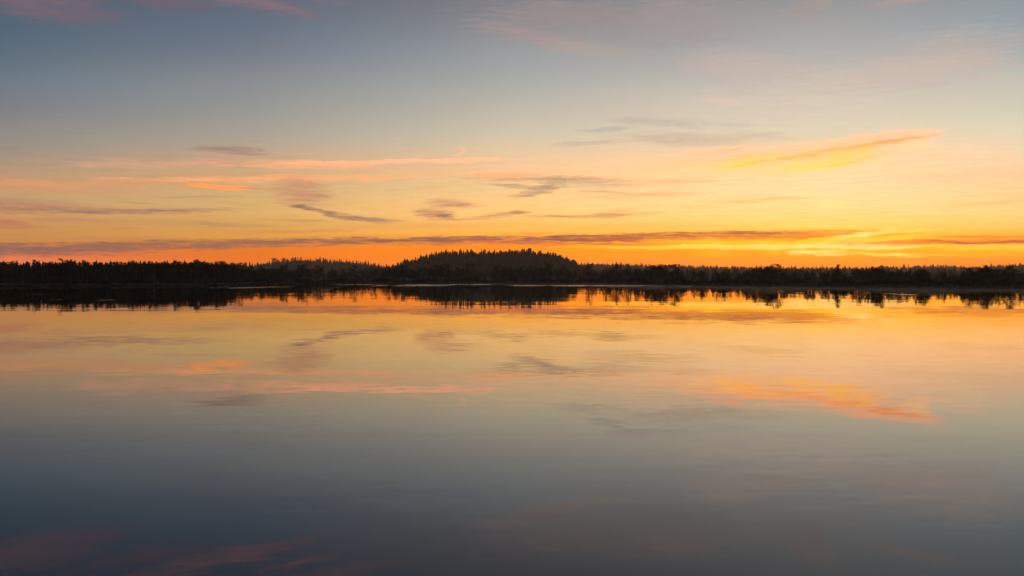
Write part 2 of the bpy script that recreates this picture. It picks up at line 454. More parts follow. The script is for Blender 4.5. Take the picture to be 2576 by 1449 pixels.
M_NEEDLE = two_tone('pine_needles', (0.034, 0.036, 0.016), (0.056, 0.056, 0.026), 2.5, 0.8, 0.9)
M_BARK = two_tone('pine_bark', (0.10, 0.07, 0.05), (0.20, 0.13, 0.085), 5.0, 0.9)
M_SPRUCE = two_tone('spruce_needles', (0.022, 0.034, 0.018), (0.042, 0.058, 0.028), 1.2, 0.85, 0.6)
M_TWIG = two_tone('birch_twigs', (0.07, 0.05, 0.04), (0.12, 0.085, 0.06), 1.5, 0.9)
M_DEAD = two_tone('grey_dead_wood', (0.22, 0.20, 0.18), (0.36, 0.33, 0.30), 6.0, 0.9)
M_SHRUB = two_tone('heather_leaves', (0.035, 0.038, 0.020), (0.085, 0.060, 0.035), 3.0, 0.85, 0.8)
M_SEDGE = two_tone('dry_sedge', (0.14, 0.10, 0.055), (0.30, 0.23, 0.14), 0.6, 0.9)
M_PEAT = two_tone('peat', (0.035, 0.022, 0.016), (0.080, 0.050, 0.034), 2.0, 0.95)


def ground_material():
    m, T, bs = new_mat('bog_ground')
    tcn = T.new('ShaderNodeTexCoord')
    n = T.noise(tcn.outputs['Object'], 0.05, 5.0, 0.6)
    n_f = T.noise(tcn.outputs['Object'], 1.1, 4.0, 0.65)
    c = T.mix(T.rng(n.outputs['Fac'], 0.35, 0.65), (0.05, 0.042, 0.025), (0.12, 0.085, 0.05))
    c = T.mix(T.rng(n_f.outputs['Fac'], 0.4, 0.7), c, (0.035, 0.045, 0.02))
    T.put(bs.inputs['Base Color'], c)
    bs.inputs['Roughness'].default_value = 0.95
    bs.inputs['Specular IOR Level'].default_value = 0.1
    b = T.new('ShaderNodeBump')
    b.inputs['Strength'].default_value = 0.6
    b.inputs['Distance'].default_value = 0.15
    T.put(b.inputs['Height'], n_f.outputs['Fac'])
    T.put(bs.inputs['Normal'], b.outputs[0])
    return m


# wind-ruffled patches on the lake: row and column where they were seen -> their place on the water
RUFFLES = [
    # x, y, half width px, half depth m, strength
    (165, 720.5, 62, 5, .8), (123, 720.4, 10, 3, 1), (552, 724, 7, 3, 1), (621, 723.8, 40, 4, 1), (595, 723.6, 14, 3, .8), (690, 722, 50, 3, .25), (826, 728, 5, 2.5, .9),
    (1075, 718.4, 62, 9, 1.0), (1030, 718.6, 40, 6, .7), (960, 718.2, 14, 6, .6), (1100, 715.4, 90, 9, .9), (1200, 715.4, 46, 8, .9), (900, 715.6, 60, 8, .35), (1330, 718.4, 55, 7, .5),
    (1430, 718.5, 60, 7, .4), (1480, 718.4, 10, 7, 1), (1555, 718.6, 88, 7, 1.0), (1640, 718.8, 30, 6, .8), (1710, 719.4, 22, 5, .9),
    (88, 741, 4, 1.2, 1), (264, 755, 6, 1.0, 1), (138, 754, 4, .9, .5), (842, 723.6, 4, 2, .6),
    (1500, 985, 300, 3, .009), (500, 1100, 300, 2, .009), (2050, 1190, 340, 1.8, .009), (900, 1340, 340, 1.2, .010), (1250, 860, 300, 6, .006),
    (2012, 736, 9, 1.0, .7), (2280, 741, 30, .9, .5), (2240, 739, 16, .9, .6), (2560, 757, 16, .9, .45), (2100, 764, 14, .8, .35),
]


def water_material():
    m, T, bs = new_mat('lake_water')
    tcn = T.new('ShaderNodeTexCoord')
    P = tcn.outputs['Object']
    s1 = T.noise(T.mapping(P, (0, 0, 0), 0.06, (0.8, 2.2, 1), 'POINT'), 1.0, 3.0, 0.55)
    s2 = T.noise(T.mapping(P, (0, 0, 0), -0.10, (0.05, 0.16, 1), 'POINT'), 1.0, 2.0, 0.5)
    s3 = T.noise(T.mapping(P, (9, 4, 0), 0.03, (2.5, 5, 1), 'POINT'), 1.0, 2.0, 0.6)
    calm = T.noise(T.mapping(P, (0, 0, 0), 0.1, (0.008, 0.035, 1), 'POINT'), 1.0, 3.0, 0.6)

    def slope(n, ax, ay):
        return T.vmath('MULTIPLY', T.vmath('SUBTRACT', n.outputs['Color'], (0.5, 0.5, 0.5)), (ax, ay, 0))
    a = T.rng(calm.outputs['Fac'], 0.38, 0.66, 0.25, 1.0)
    base = T.vmath('ADD', T.vmath('SCALE', slope(s1, 0.004, 0.019), scale=a), slope(s2, 0.003, 0.0055))
    # ruffles
    wn = T.noise(T.mapping(P, (0, 0, 0), 0, (0.12, 0.10, 1), 'POINT'), 1.0, 3.0, 0.6)
    rw = T.math('MULTIPLY', T.math('SUBTRACT', wn.outputs['Fac'], 0.5), 2.6)
    spx = T.new('ShaderNodeSeparateXYZ')
    T.put(spx.inputs[0], P)
    pv3 = T.comb(spx.outputs[0], spx.outputs[1], 1.0)
    msk = None
    for (x, y, hw, hd, st) in RUFFLES:
        Y = CAM_H * FPX / (y - HOR)
        d = T.math('ADD', T.ellipse(pv3, world_x(x, Y), Y, hw * Y / FPX, hd * 2.3), rw)
        f = T.rng(d, 1.15, 0.6, 0.0, st, 'SMOOTHSTEP')
        msk = f if msk is None else T.math('MAXIMUM', msk, f)
    ruf = T.vmath('SCALE', slope(s3, 0.45, 1.0), scale=msk)
    nn = T.vmath('NORMALIZE', T.vmath('ADD', T.vmath('ADD', base, ruf), (0, 0, 1)))
    # deep black bog water: all that comes back is the mirror reflection at the surface
    fr = T.new('ShaderNodeFresnel')
    fr.inputs['IOR'].default_value = 1.335
    T.put(fr.inputs['Normal'], nn)
    gl = T.new('ShaderNodeBsdfGlossy')
    gl.inputs['Roughness'].default_value = 0.0
    T.put(gl.inputs['Color'], T.comb(fr.outputs[0], fr.outputs[0], fr.outputs[0]))
    T.put(gl.inputs['Normal'], nn)
    T.nt.nodes.remove(bs)
    T.put([n for n in T.nt.nodes if n.type == 'OUTPUT_MATERIAL'][0].inputs['Surface'], gl.outputs[0])
    return m


# ------------------------------------------------------------------ mesh helpers
def mesh_from(name, verts, faces, mats, fmat=None):
    me = bpy.data.meshes.new(name)
    me.from_pydata([tuple(v) for v in verts], [], faces)
    for m in mats:
        me.materials.append(m)
    if fmat is not None:
        me.polygons.foreach_set('material_index', fmat)
    me.update()
    return me


def link(name, me, parent=None, **props):
    o = bpy.data.objects.new(name, me)
    COL.objects.link(o)
    if parent is not None:
        o.parent = parent
    for k, v in props.items():
        o[k] = v
    return o


class Geo:
    def __init__(self):
        self.v, self.f = [], []

    def tube(self, pts, radii, n=5):
        b = len(self.v)
        for i, p in enumerate(pts):
            q = pts[min(i + 1, len(pts) - 1)] - pts[max(i - 1, 0)]
            q = q.normalized() if q.length > 0 else Vector((0, 0, 1))
            u = q.orthogonal().normalized()
            w = q.cross(u)
            for k in range(n):
                t = 2 * math.pi * k / n
                self.v.append(p + (u * math.cos(t) + w * math.sin(t)) * radii[i])
        for i in range(len(pts) - 1):
            for k in range(n):
                k2 = (k + 1) % n
                self.f.append((b + i * n + k, b + i * n + k2, b + (i + 1) * n + k2, b + (i + 1) * n + k))
        self.f.append(tuple(b + (len(pts) - 1) * n + k for k in range(n)))

    def tri(self, c, d, u, L, w):
        """a pointed spray: base across u, tip along d"""
        b = len(self.v)
        self.v += [c - u * w, c + u * w, c + d * L]
        self.f.append((b, b + 1, b + 2))

    def clump(self, rng, c, r, flat, n, size):
        for _ in range(n):
            d = Vector((rng.gauss(0, 1), rng.gauss(0, 1), rng.gauss(0, 1) * 0.8)).normalized()
            rr = r * rng.random() ** 0.5
            p = c + Vector((d.x * rr, d.y * rr, d.z * rr * flat))
            d2 = Vector((d.x + rng.gauss(0, .5), d.y + rng.gauss(0, .5), d.z * 0.6 + rng.uniform(-.2, .6))).normalized()
            u = d2.cross(Vector((rng.gauss(0, 1), rng.gauss(0, 1), rng.gauss(0, 1)))).normalized()
            self.tri(p, d2, u, size * rng.uniform(.7, 1.5), size * rng.uniform(.28, .55))

    def arrays(self):
        return self.v, self.f


def pine_geo(seed, style, dense=1.0, lite=False):
    """unit-height bog pine; style: 'flat' (umbrella crown), 'round', 'tall' (narrow), 'scrub' (branched to the ground)"""
    rng = random.Random(seed)
    tr, cr = Geo(), Geo()
    lean = Vector((rng.uniform(-.06, .06), rng.uniform(-.06, .06), 0))
    pts = []
    for i in range(7):
        t = i / 6
        pts.append(Vector((lean.x * t + rng.gauss(0, .010) * (i > 0), lean.y * t + rng.gauss(0, .010) * (i > 0), t * 0.96)))
    pts[0].z = -0.03
    if lite:
        tr.tube([pts[0], pts[3], pts[6]], [.02, .013, .005], 3)
    else:
        tr.tube(pts, [0.020 * (1 - 0.8 * i / 6) + 0.003 for i in range(7)], 6)

    def at(t):
        i = min(int(t * 6), 5)
        return pts[i].lerp(pts[i + 1], t * 6 - i)
    lo, wide, nb = {'flat': (0.50, 0.23, 17), 'round': (0.34, 0.21, 20), 'tall': (0.28, 0.14, 24), 'scrub': (0.10, 0.22, 22)}[style]
    skew = rng.uniform(0, 6.28)
    for b in range(nb):
        t = lo + (0.97 - lo) * ((b + rng.random()) / nb)
        s = (t - lo) / (1 - lo)
        prof = {'flat': 0.55 + 0.6 * s - 2.6 * max(0, s - .72), 'round': math.sin(math.pi * (0.18 + 0.74 * s)), 'tall': 1.1 - 0.95 * s, 'scrub': 1.1 - 0.85 * s}[style]
        a = rng.uniform(0, 6.28)
        L = wide * prof * rng.uniform(.45, 1.2) * (1 + .3 * math.cos(a - skew))
        p = at(t)
        d = Vector((math.cos(a), math.sin(a), rng.uniform(.05, .55) if style != 'flat' else rng.uniform(.1, .5)))
        e = p + d * L
        mid = p.lerp(e, .5) + Vector((0, 0, -0.01))
        if not lite:
            tr.tube([p, mid, e], [.007, .005, .003], 4)
        r = (1 - .35 * s * (style in ('tall', 'scrub'))) * rng.uniform(.045, .085) * (1.15 if style in ('round', 'flat') else .95)
        k = int(rng.uniform(22, 36) * dense)
        cr.clump(rng, e, r, .62, k, .030 / math.sqrt(dense))
        if L > .1:
            cr.clump(rng, mid + Vector((0, 0, .02)), r * .75, .6, int(k * .5), .028 / math.sqrt(dense))
    cr.clump(rng, at(.97), .055, .8, int(30 * dense), .032 / math.sqrt(dense))
    # a few bare dead twigs below the crown
    for _ in range(0 if lite else 4):
        t = rng.uniform(.2, max(.25, lo))
        a = rng.uniform(0, 6.28)
        p = at(t)
        tr.tube([p, p + Vector((math.cos(a), math.sin(a), rng.uniform(-.1, .3))) * rng.uniform(.04, .11)], [.004, .002], 3)
    return tr, cr


def spruce_geo(seed, low=False, narrow=1.0):
    """unit-height spruce: a ragged stack of drooping skirts, with loose sprays when seen nearer"""
    rng = random.Random(seed)
    tr, cr = Geo(), Geo()
    tr.tube([Vector((0, 0, -.03)), Vector((rng.gauss(0, .006), 0, .5)), Vector((0, 0, .97))], [.014, .010, .002], 3 if low else 4)
    w0 = rng.uniform(.17, .23) * narrow
    nl = 6 if low else 9
    sides = 6 if low else 9
    for i in range(nl):
        t = .05 + .86 * i / nl
        top = min(1.0, t + 1.75 / nl * .86 + .02)
        L = w0 * (1 - t) ** .68 * rng.uniform(.8, 1.1) + .010
        b = len(cr.v)
        cr.v.append(Vector((rng.gauss(0, .004), rng.gauss(0, .004), top)))
        a0 = rng.uniform(0, 6.28)
        for k in range(sides * 2):
            a = a0 + math.pi * k / sides
            l = L * (rng.uniform(.85, 1.3) if k % 2 == 0 else rng.uniform(.35, .6))
            cr.v.append(Vector((math.cos(a) * l, math.sin(a) * l, t + (rng.uniform(-.02, .01) if k % 2 == 0 else .045))))
        for k in range(sides * 2):
            cr.f.append((b, b + 1 + k, b + 1 + (k + 1) % (sides * 2)))
        if not low:
            for k in range(6):
                a = rng.uniform(0, 6.28)
                d = Vector((math.cos(a), math.sin(a), rng.uniform(-.35, .1)))
                cr.tri(Vector((0, 0, t + .05)), d, Vector((-math.sin(a), math.cos(a), 0)), L * rng.uniform(1.0, 1.45), L * .16)
    cr.tri(Vector((0, 0, .9)), Vector((0, 0, 1)), Vector((1, 0, 0)), .11, .012)
    cr.tri(Vector((0, 0, .9)), Vector((0, 0, 1)), Vector((0, 1, 0)), .11, .012)
    return tr, cr


def birch_geo(seed):
    rng = random.Random(seed)
    tr, cr = Geo(), Geo()
    pts = [Vector((rng.gauss(0, .008) * (i > 0), rng.gauss(0, .008) * (i > 0), -.03 + i / 6 * .92)) for i in range(7)]
    tr.tube(pts, [.022 * (1 - .85 * i / 6) + .002 for i in range(7)], 5)
    for b in range(26):
        t = rng.uniform(.3, .95)
        i = min(int(t * 6), 5)
        p = pts[i].lerp(pts[i + 1], t * 6 - i)
        a = rng.uniform(0, 6.28)
        L = .34 * math.sin(math.pi * (.15 + .8 * (t - .3) / .65)) * rng.uniform(.6, 1.1)
        d = Vector((math.cos(a) * .75, math.sin(a) * .75, rng.uniform(.5, 1.0))).normalized()
        e = p + d * L
        tr.tube([p, p.lerp(e, .5) + Vector((0, 0, .012)), e], [.008, .005, .002], 3)
        cr.clump(rng, e, .085, 1.0, 26, .03)
        cr.clump(rng, p.lerp(e, .6), .07, 1.0, 16, .028)
    return tr, cr


def shrub_geo(seed, tall=1.0):
    rng = random.Random(seed)
    st, cr = Geo(), Geo()
    for k in range(9):
        a = rng.uniform(0, 6.28)
        rr = rng.uniform(.1, .55)
        e = Vector((math.cos(a) * rr, math.sin(a) * rr, rng.uniform(.4, .85) * (1.1 - rr * .6)))
        st.tube([Vector((math.cos(a) * .08, math.sin(a) * .08, -.05)), e * .55 + Vector((0, 0, .05)), e], [.022, .015, .006], 4)
        cr.clump(rng, e, .27, .8, 60, .085)
    cr.clump(rng, Vector((0, 0, .35)), .45, .6, 110, .09)
    return st, cr


def to_mesh(name, g, mat):
    return mesh_from(name, g.v, g.f, [mat])


# ------------------------------------------------------------------ the lie of the land
SHORE_PX = [(-400, 719.5), (0, 720), (180, 719.6), (330, 719.2), (480, 718.6), (570, 718.0), (590, 715.6), (640, 714.6), (900, 714.0), (1288, 713.7), (1480, 714.0), (1560, 715.0),
            (1640, 717.0), (1717, 718.4), (1850, 719.6), (2000, 720.8), (2147, 722.4), (2300, 723.8), (2430, 725.0), (2576, 726.2), (2900, 729)]
SH_X = [p[0] for p in SHORE_PX]
SH_Y = [CAM_H * FPX / (p[1] - HOR) for p in SHORE_PX]


def shore_depth(px):
    return float(np.interp(px, SH_X, SH_Y))


# shore as a distance for every compass angle round the camera
_ang, _rad = [], []
for px in range(-400, 2901, 15):
    Y = shore_depth(px) * (1 + 0.006 * math.sin(px * .05) + 0.005 * math.sin(px * .13 + 1) + 0.004 * math.sin(px * .31))
    X = world_x(px, Y)
    _ang.append(math.degrees(math.atan2(X, Y)))
    _rad.append(math.hypot(X, Y))
for a, r_ in ((42, 170), (60, 120), (80, 70), (100, 34), (130, 9), (160, 5), (180, 4.5), (-45, 235), (-65, 210), (-85, 120), (-105, 50), (-130, 12), (-160, 5), (-180, 4.5)):
    _ang.append(a)
    _rad.append(r_)
_o = np.argsort(_ang)
_ang = np.array(_ang)[_o]
_rad = np.array(_rad)[_o]


def shore_r(deg):
    return np.interp(deg, _ang, _rad)


DOME = [(930, 673), (959, 670), (984, 667), (1003, 658), (1026, 653), (1050, 646), (1079, 636), (1109, 631), (1156, 629), (1192, 629.5), (1240, 629), (1288, 628.5), (1320, 627), (1355, 629.5),
        (1396, 636), (1416, 641), (1433, 647), (1446, 655), (1470, 662), (1500, 672)]
LEFTH = [(-500, 668), (0, 668), (300, 668), (560, 664), (620, 662), (660, 659), (690, 652), (720, 649), (750, 647), (800, 648.5), (850, 650), (900, 654), (950, 661), (1000, 669), (1060, 676)]
RIGHTH = [(1380, 672), (1440, 658), (1520, 658), (1600, 660), (1717, 663), (1830, 666), (1950, 667), (2080, 668), (2180, 667), (2290, 664), (2340, 662), (2400, 664), (2440, 667), (2520, 661), (2650, 659), (2900, 662), (3200, 666)]
DOME_Y, LEFT_Y, RIGHT_Y = 950.0, 1650.0, 1950.0
T_DOME, T_LEFT, T_RIGHT = 11.0, 14.0, 13.0


def profile(tab, Yc, th, X, Y):
    px = CXP + X * FPX / Yc
    y = np.interp(px, [p[0] for p in tab], [p[1] for p in tab])
    top = CAM_H + (HOR - y) * Yc / FPX
    return np.maximum(top - th - 0.8, 0.0)


def bump_y(Y, y0, y1, y2, y3):
    a = np.clip((Y - y0) / (y1 - y0), 0, 1)
    b = np.clip((y3 - Y) / (y3 - y2), 0, 1)
    a = np.sin(a * math.pi / 2)
    return a * b * b * (3 - 2 * b)


def land_h(X, Y):
    X = np.asarray(X, float)
    Y = np.asarray(Y, float)
    h = 0.45 + 0.10 * np.sin(X * .21 + 1.3) * np.sin(Y * .17) + 0.06 * np.sin(X * .53 + Y * .31)
    h = h + profile(DOME, DOME_Y, T_DOME, X, Y) * bump_y(Y, 840, 945, 960, 1120)
    h = h + profile(LEFTH, LEFT_Y, T_LEFT, X, Y) * bump_y(Y, 1470, 1640, 1660, 1900)
    h = h + profile(RIGHTH, RIGHT_Y, T_RIGHT, X, Y) * bump_y(Y, 1760, 1940, 1960, 2300)
    return h


def surface(X, Y):
    X = np.asarray(X, float)
    Y = np.asarray(Y, float)
    r = np.hypot(X, Y)
    d = r - shore_r(np.degrees(np.arctan2(X, Y)))
    k = np.clip(d / 2.2, -1, 1)
    bank = np.where(k >= 0, np.sqrt(np.clip(k, 0, 1)), 0)
    return np.where(d < 0, np.maximum(-1.6, d * .25 - .02), land_h(X, Y) * bank - .02 * (1 - bank))


# ground sheet: rings follow the shore, dense in front of the camera
angs = np.concatenate([np.arange(-180, -32, 4.0), np.arange(-32, 32.01, 0.16), np.arange(34, 180, 4.0)])
offs = np.concatenate([[-60, -25, -10, -4, -1.5, -.5, 0, .15, .4, .8, 1.3, 2, 3, 5, 8, 12, 18, 26, 36, 50, 70, 95, 125, 160, 210, 270, 340, 430, 500],
                       np.arange(560, 1250, 18), np.arange(1250, 2500, 40), [2650]])
V, F = [], []
na, no = len(angs), len(offs)
sr = shore_r(angs)
for j, off in enumerate(offs):
    base = np.maximum(sr + off, 0.5 + 0.02 * j) if off < 0 else sr + off
    k = min(1, max(0, (off - 300) / 400))          # far rings become true circles
    base = base * (1 - k) + (230 + off) * k if off > 0 else base
    X = base * np.sin(np.radians(angs))
    Y = base * np.cos(np.radians(angs))
    Z = surface(X, Y)
    V += list(zip(X, Y, Z))
for j in range(no - 1):
    for i in range(na):
        i2 = (i + 1) % na
        F.append((j * na + i, j * na + i2, (j + 1) * na + i2, (j + 1) * na + i))
F.append(tuple(range(na))[::-1])
ground = link('ground', mesh_from('ground', V, F, [ground_material()]), kind='structure', label='dark boggy ground and low wooded hills round the lake')
for p in ground.data.polygons:
    p.use_smooth = True

# lake: one sheet, running a little way in under the banks
V = [(0.0, 0.0, 0.0)]
wa = np.arange(-180, 180, 1.0)
for a in wa:
    r_ = float(shore_r(a)) + 1.2
    V.append((r_ * math.sin(R(a)), r_ * math.cos(R(a)), 0.0))
n = len(wa)
F = [(0, 1 + (i + 1) % n, 1 + i) for i in range(n)]
lake = link('water', mesh_from('water', V, F, [water_material()]), kind='structure', label='calm mirror-like lake water reflecting the dawn sky')

# ------------------------------------------------------------------ tree stock (unit height; shared meshes)
PINES = []
styles = ['round', 'flat', 'tall', 'round', 'flat', 'scrub', 'round', 'tall', 'flat', 'scrub', 'round', 'tall']
for i, s in enumerate(styles):
    t_, c_ = pine_geo(100 + i, s)
    PINES.append((s, to_mesh('pine_trunk', t_, M_BARK), to_mesh('pine_crown', c_, M_NEEDLE)))
SPRUCES = []
for i in range(8):
    t_, c_ = spruce_geo(300 + i, False, 1.0 if i % 3 else .75)
    SPRUCES.append((to_mesh('spruce_trunk', t_, M_BARK), to_mesh('spruce_crown', c_, M_SPRUCE)))
BIRCHES = []
for i in range(3):
    t_, c_ = birch_geo(500 + i)
    BIRCHES.append((to_mesh('birch_trunk', t_, M_TWIG), to_mesh('birch_crown', c_, M_TWIG)))
SHRUBS = []
for i in range(5):
    t_, c_ = shrub_geo(700 + i)
    SHRUBS.append((to_mesh('shrub_stems', t_, M_TWIG), to_mesh('shrub_leaves', c_, M_SHRUB)))


def tree_thing(name, parts, X, Y, h, wide, rot, label, cat, group, lean=0.0):
    e = bpy.data.objects.new(name, None)
    e.empty_display_size = .3
    COL.objects.link(e)
    e.location = (X, Y, float(surface(X, Y)))
    e.rotation_euler = (lean, 0, rot)
    e.scale = (h * wide, h * wide, h)
    e['label'] = label
    e['category'] = cat
    if group:
        e['group'] = group
    for pn, me in parts:
        o = bpy.data.objects.new(pn, me)
        COL.objects.link(o)
        o.parent = e
    return e


rnd = random.Random(7)
CROWN = {'round': 'bushy-crowned', 'flat': 'flat-topped', 'tall': 'slender pointed', 'scrub': 'low-branched'}


def pine(px, Y, top_y, label, group, style=None, wide=None, h=None, lean=0.0):
    ch = [p for p in PINES if style is None or p[0] == style]
    s, tm, cm = rnd.choice(ch)
    X = world_x(px, Y)
    z0 = float(surface(X, Y))
    hh = h if h else world_z(top_y, Y) - z0
    label = label.replace('{}', CROWN[s])
    return tree_thing('pine_tree', (('trunk', tm), ('crown', cm)), X, Y, max(hh, 1.0), wide or rnd.uniform(.85, 1.25), rnd.uniform(0, 6.28), label, 'tree', group, lean)


def env(px):
    """clumps and gaps along the shore, in picture rows (+ is lower)"""
    return 6.5 * math.sin(px * .0215 + 1) + 5 * math.sin(px * .047 + 2) + 3.5 * math.sin(px * .113)


# ---- singled-out trees
SPECIAL = [
    (1954, 12, 662, 'round', 1.6, 'tall loose-crowned pine rising above the low shore trees under the sun glow'),
    (2106, 14, 663, 'tall', 1.5, 'tall narrow pine standing above the scrub straight under the brightest sky'),
    (2542, 16, 666, 'round', 1.5, 'tall ragged pine towering over the clump behind the round shore bush'),
    (1552, 9, 665, 'flat', 1.15, 'lone flat-topped pine near the foot of the domed hill'),
    (1581, 9, 666, 'flat', 1.15, 'second flat-topped pine from the foot of the domed hill'),
    (1480, 8, 663, 'round', 1.2, 'bushy tall pine on the shore just below the domed hill'),
    (1700, 9, 663, 'round', 1.5, 'broad dark pine where the far shore bends closer'),
    (598, 7, 660, 'round', 1.25, 'tall pine at the corner where the dense wood ends'),
    (890, 8, 667, 'round', 1.3, 'broad pine before the low blue hill beside the domed hill'),
    (800, 8, 668, 'flat', 1.3, 'round-topped pine standing clear before the low blue hill'),
    (160, 10, 650, 'round', 1.1, 'highest broad-crowned pine of the dense dark wood'),
    (440, 10, 652, 'tall', 1.0, 'spire-like pine poking above the dense dark wood'),
    (1120, 8, 663, 'round', 1.3, 'bulky pine on the shore before the steep end of the domed hill'),
    (1180, 8, 662, 'round', 1.4, 'widest pine on the shore before the domed hill'),
]
n_p = 0
for px, back, ty, st, wd, lb in SPECIAL:
    pine(px, shore_depth(px) + back, ty, lb, None, st, wd)
    n_p += 1

# ---- shoreline pines, individual (front rows)
SETS = [
    # px from, px to, count, depth range behind the shore, top row range, label, group
    (-6, 575, 90, (3, 24), (653, 682), '{} dark pine of the dense tall wood along the nearer shore', 'pines of the dense shore wood', ('round', 'tall', 'tall', 'round', 'scrub')),
    (590, 1000, 52, (3, 24), (671, 694), '{} short pine on the far shore before the low blue hill', 'pines before the low blue hill', None),
    (1000, 1460, 62, (3, 24), (669, 690), '{} short pine on the far shore before the domed hill', 'pines before the domed hill', None),
    (1460, 1720, 30, (3, 22), (670, 692), '{} short pine on the shore right after the domed hill ends', 'pines past the domed hill', None),
    (1720, 2380, 44, (5, 26), (674, 702), '{} low brownish pine on the sunward shore under the glow', 'pines on the sunward shore', None),
    (2400, 2590, 16, (5, 26), (674, 698), '{} dark pine in the clump behind the round shore bush', 'pines behind the round bush', None),
]
for a, b, cnt, dr, tr_, lb, gp, sts in SETS:
    for i in range(cnt):
        px = a + (b - a) * (i + rnd.random()) / cnt
        u = rnd.random()
        Y = shore_depth(px) + dr[0] + (dr[1] - dr[0]) * u
        k = rnd.random() ** .7
        pine(px, Y, tr_[1] + (tr_[0] - tr_[1]) * k + env(px) * (.35 if px < 580 else .8), lb, gp, rnd.choice(sts) if sts else None)
        n_p += 1

# ---- a leaning dead snag and a few grey stems
def snag(px, back, top_y, lean_x, label):
    Y = shore_depth(px) + back
    X = world_x(px, Y)
    g = Geo()
    z0 = float(surface(X, Y))
    h = world_z(top_y, Y) - z0
    rg = random.Random(int(px))
    pts = [Vector((lean_x * (i / 6) ** 1.3 * h + rg.gauss(0, .02), rg.gauss(0, .02), -.1 + h * i / 6)) for i in range(7)]
    g.tube(pts, [.10 * (1 - .75 * i / 6) for i in range(7)], 6)
    e = bpy.data.objects.new('dead_tree', None)
    COL.objects.link(e)
    e.location = (X, Y, z0)
    e['label'] = label
    e['category'] = 'dead tree'
    link('trunk', mesh_from('snag_trunk', g.v, g.f, [M_DEAD]), e)
    for k in range(6):
        i = rg.randrange(2, 6)
        a = rg.uniform(0, 6.28)
        d = Vector((math.cos(a), math.sin(a), rg.uniform(-.2, .5))) * rg.uniform(.3, .9)
        bq = Geo()
        bq.tube([pts[i], pts[i] + d * .5 + Vector((0, 0, .04)), pts[i] + d], [.03, .02, .008], 4)
        link('branch', mesh_from('snag_branch', bq.v, bq.f, [M_DEAD]), e)


snag(386, 2.0, 685, .04, 'upright bare grey snag at the edge of the dense dark wood')
snag(402, 1.8, 702, -.7, 'fallen grey stem leaning low against the dense dark wood')
snag(2362, 3.0, 690, .06, 'thin bare dead stem beside the round shore bush')

# ---- shrubs on the bank
def shrub(px, back, wid_px, top_y, label, group=None, k=None):
    Y = shore_depth(px) + back
    X = world_x(px, Y)
    tm, cm = SHRUBS[k if k is not None else rnd.randrange(5)]
    z0 = float(surface(X, Y))
    h = max(.25, world_z(top_y, Y) - z0)
    label = label.replace('{}', 'wide' if wid_px > 14 else 'narrow')
    e = tree_thing('shrub', (('stems', tm), ('leaves', cm)), X, Y, h, 1.0, rnd.uniform(0, 6.28), label, 'shrub', group)
    w = wid_px * Y / FPX / 1.5
    e.scale = (w, w, h)
    return e


shrub(2422, 1.6, 50, 696, 'big round dark bush right at the water on the nearer shore', None, 0)
shrub(2445, 1.8, 36, 704, 'lower bush leaning against the big round shore bush', None, 1)
for i in range(46):
    px = 1600 + i * 21.5 + rnd.uniform(-9, 9)
    if 2390 < px < 2460:
        continue
    shrub(px, rnd.uniform(.6, 2.2), rnd.uniform(9, 22), (HOR + CAM_H * FPX / (shore_depth(px) + 1.5)) - rnd.uniform(5, 11),
          '{} low heather shrub on the peat bank of the sunward shore', 'bank shrubs of the sunward shore')
for i in range(52):
    px = 4 + i * 30.5 + rnd.uniform(-12, 12)
    shrub(px, rnd.uniform(.5, 2.0), rnd.uniform(7, 18), (HOR + CAM_H * FPX / (shore_depth(px) + 1.2)) - rnd.uniform(3, 8),
          '{} low dark shrub at the foot of the pines along the far bank', 'bank shrubs under the shore pines')

# ---- reddish peat hummock by the dense wood
def hummock(px, back, wpx, hm, label):
    Y = shore_depth(px) + back
    X = world_x(px, Y)
    w = wpx * Y / FPX / 2
    vs_, fs_ = [], []
    rg = random.Random(int(px))
    nr, ns = 7, 18
    for i in range(nr + 1):
        t = i / nr
        for k in range(ns):
            a = 6.283 * k / ns
            rr = w * t * (1 + .13 * math.sin(3 * a + 1) + rg.gauss(0, .03))
            vs_.append((rr * math.cos(a), rr * math.sin(a) * .8, hm * (1 - t * t) * (1 + rg.gauss(0, .04)) - .12))
    for i in range(nr):
        for k in range(ns):
            k2 = (k + 1) % ns
            fs_.append((i * ns + k, (i + 1) * ns + k, (i + 1) * ns + k2, i * ns + k2))
    o = link('peat_hummock', mesh_from('peat_hummock', vs_, fs_, [M_PEAT]), None, label=label, category='mound')
    o.location = (X, Y, float(surface(X, Y)))


hummock(168, .9, 22, .75, 'low reddish peat mound at the water edge below the dense wood')

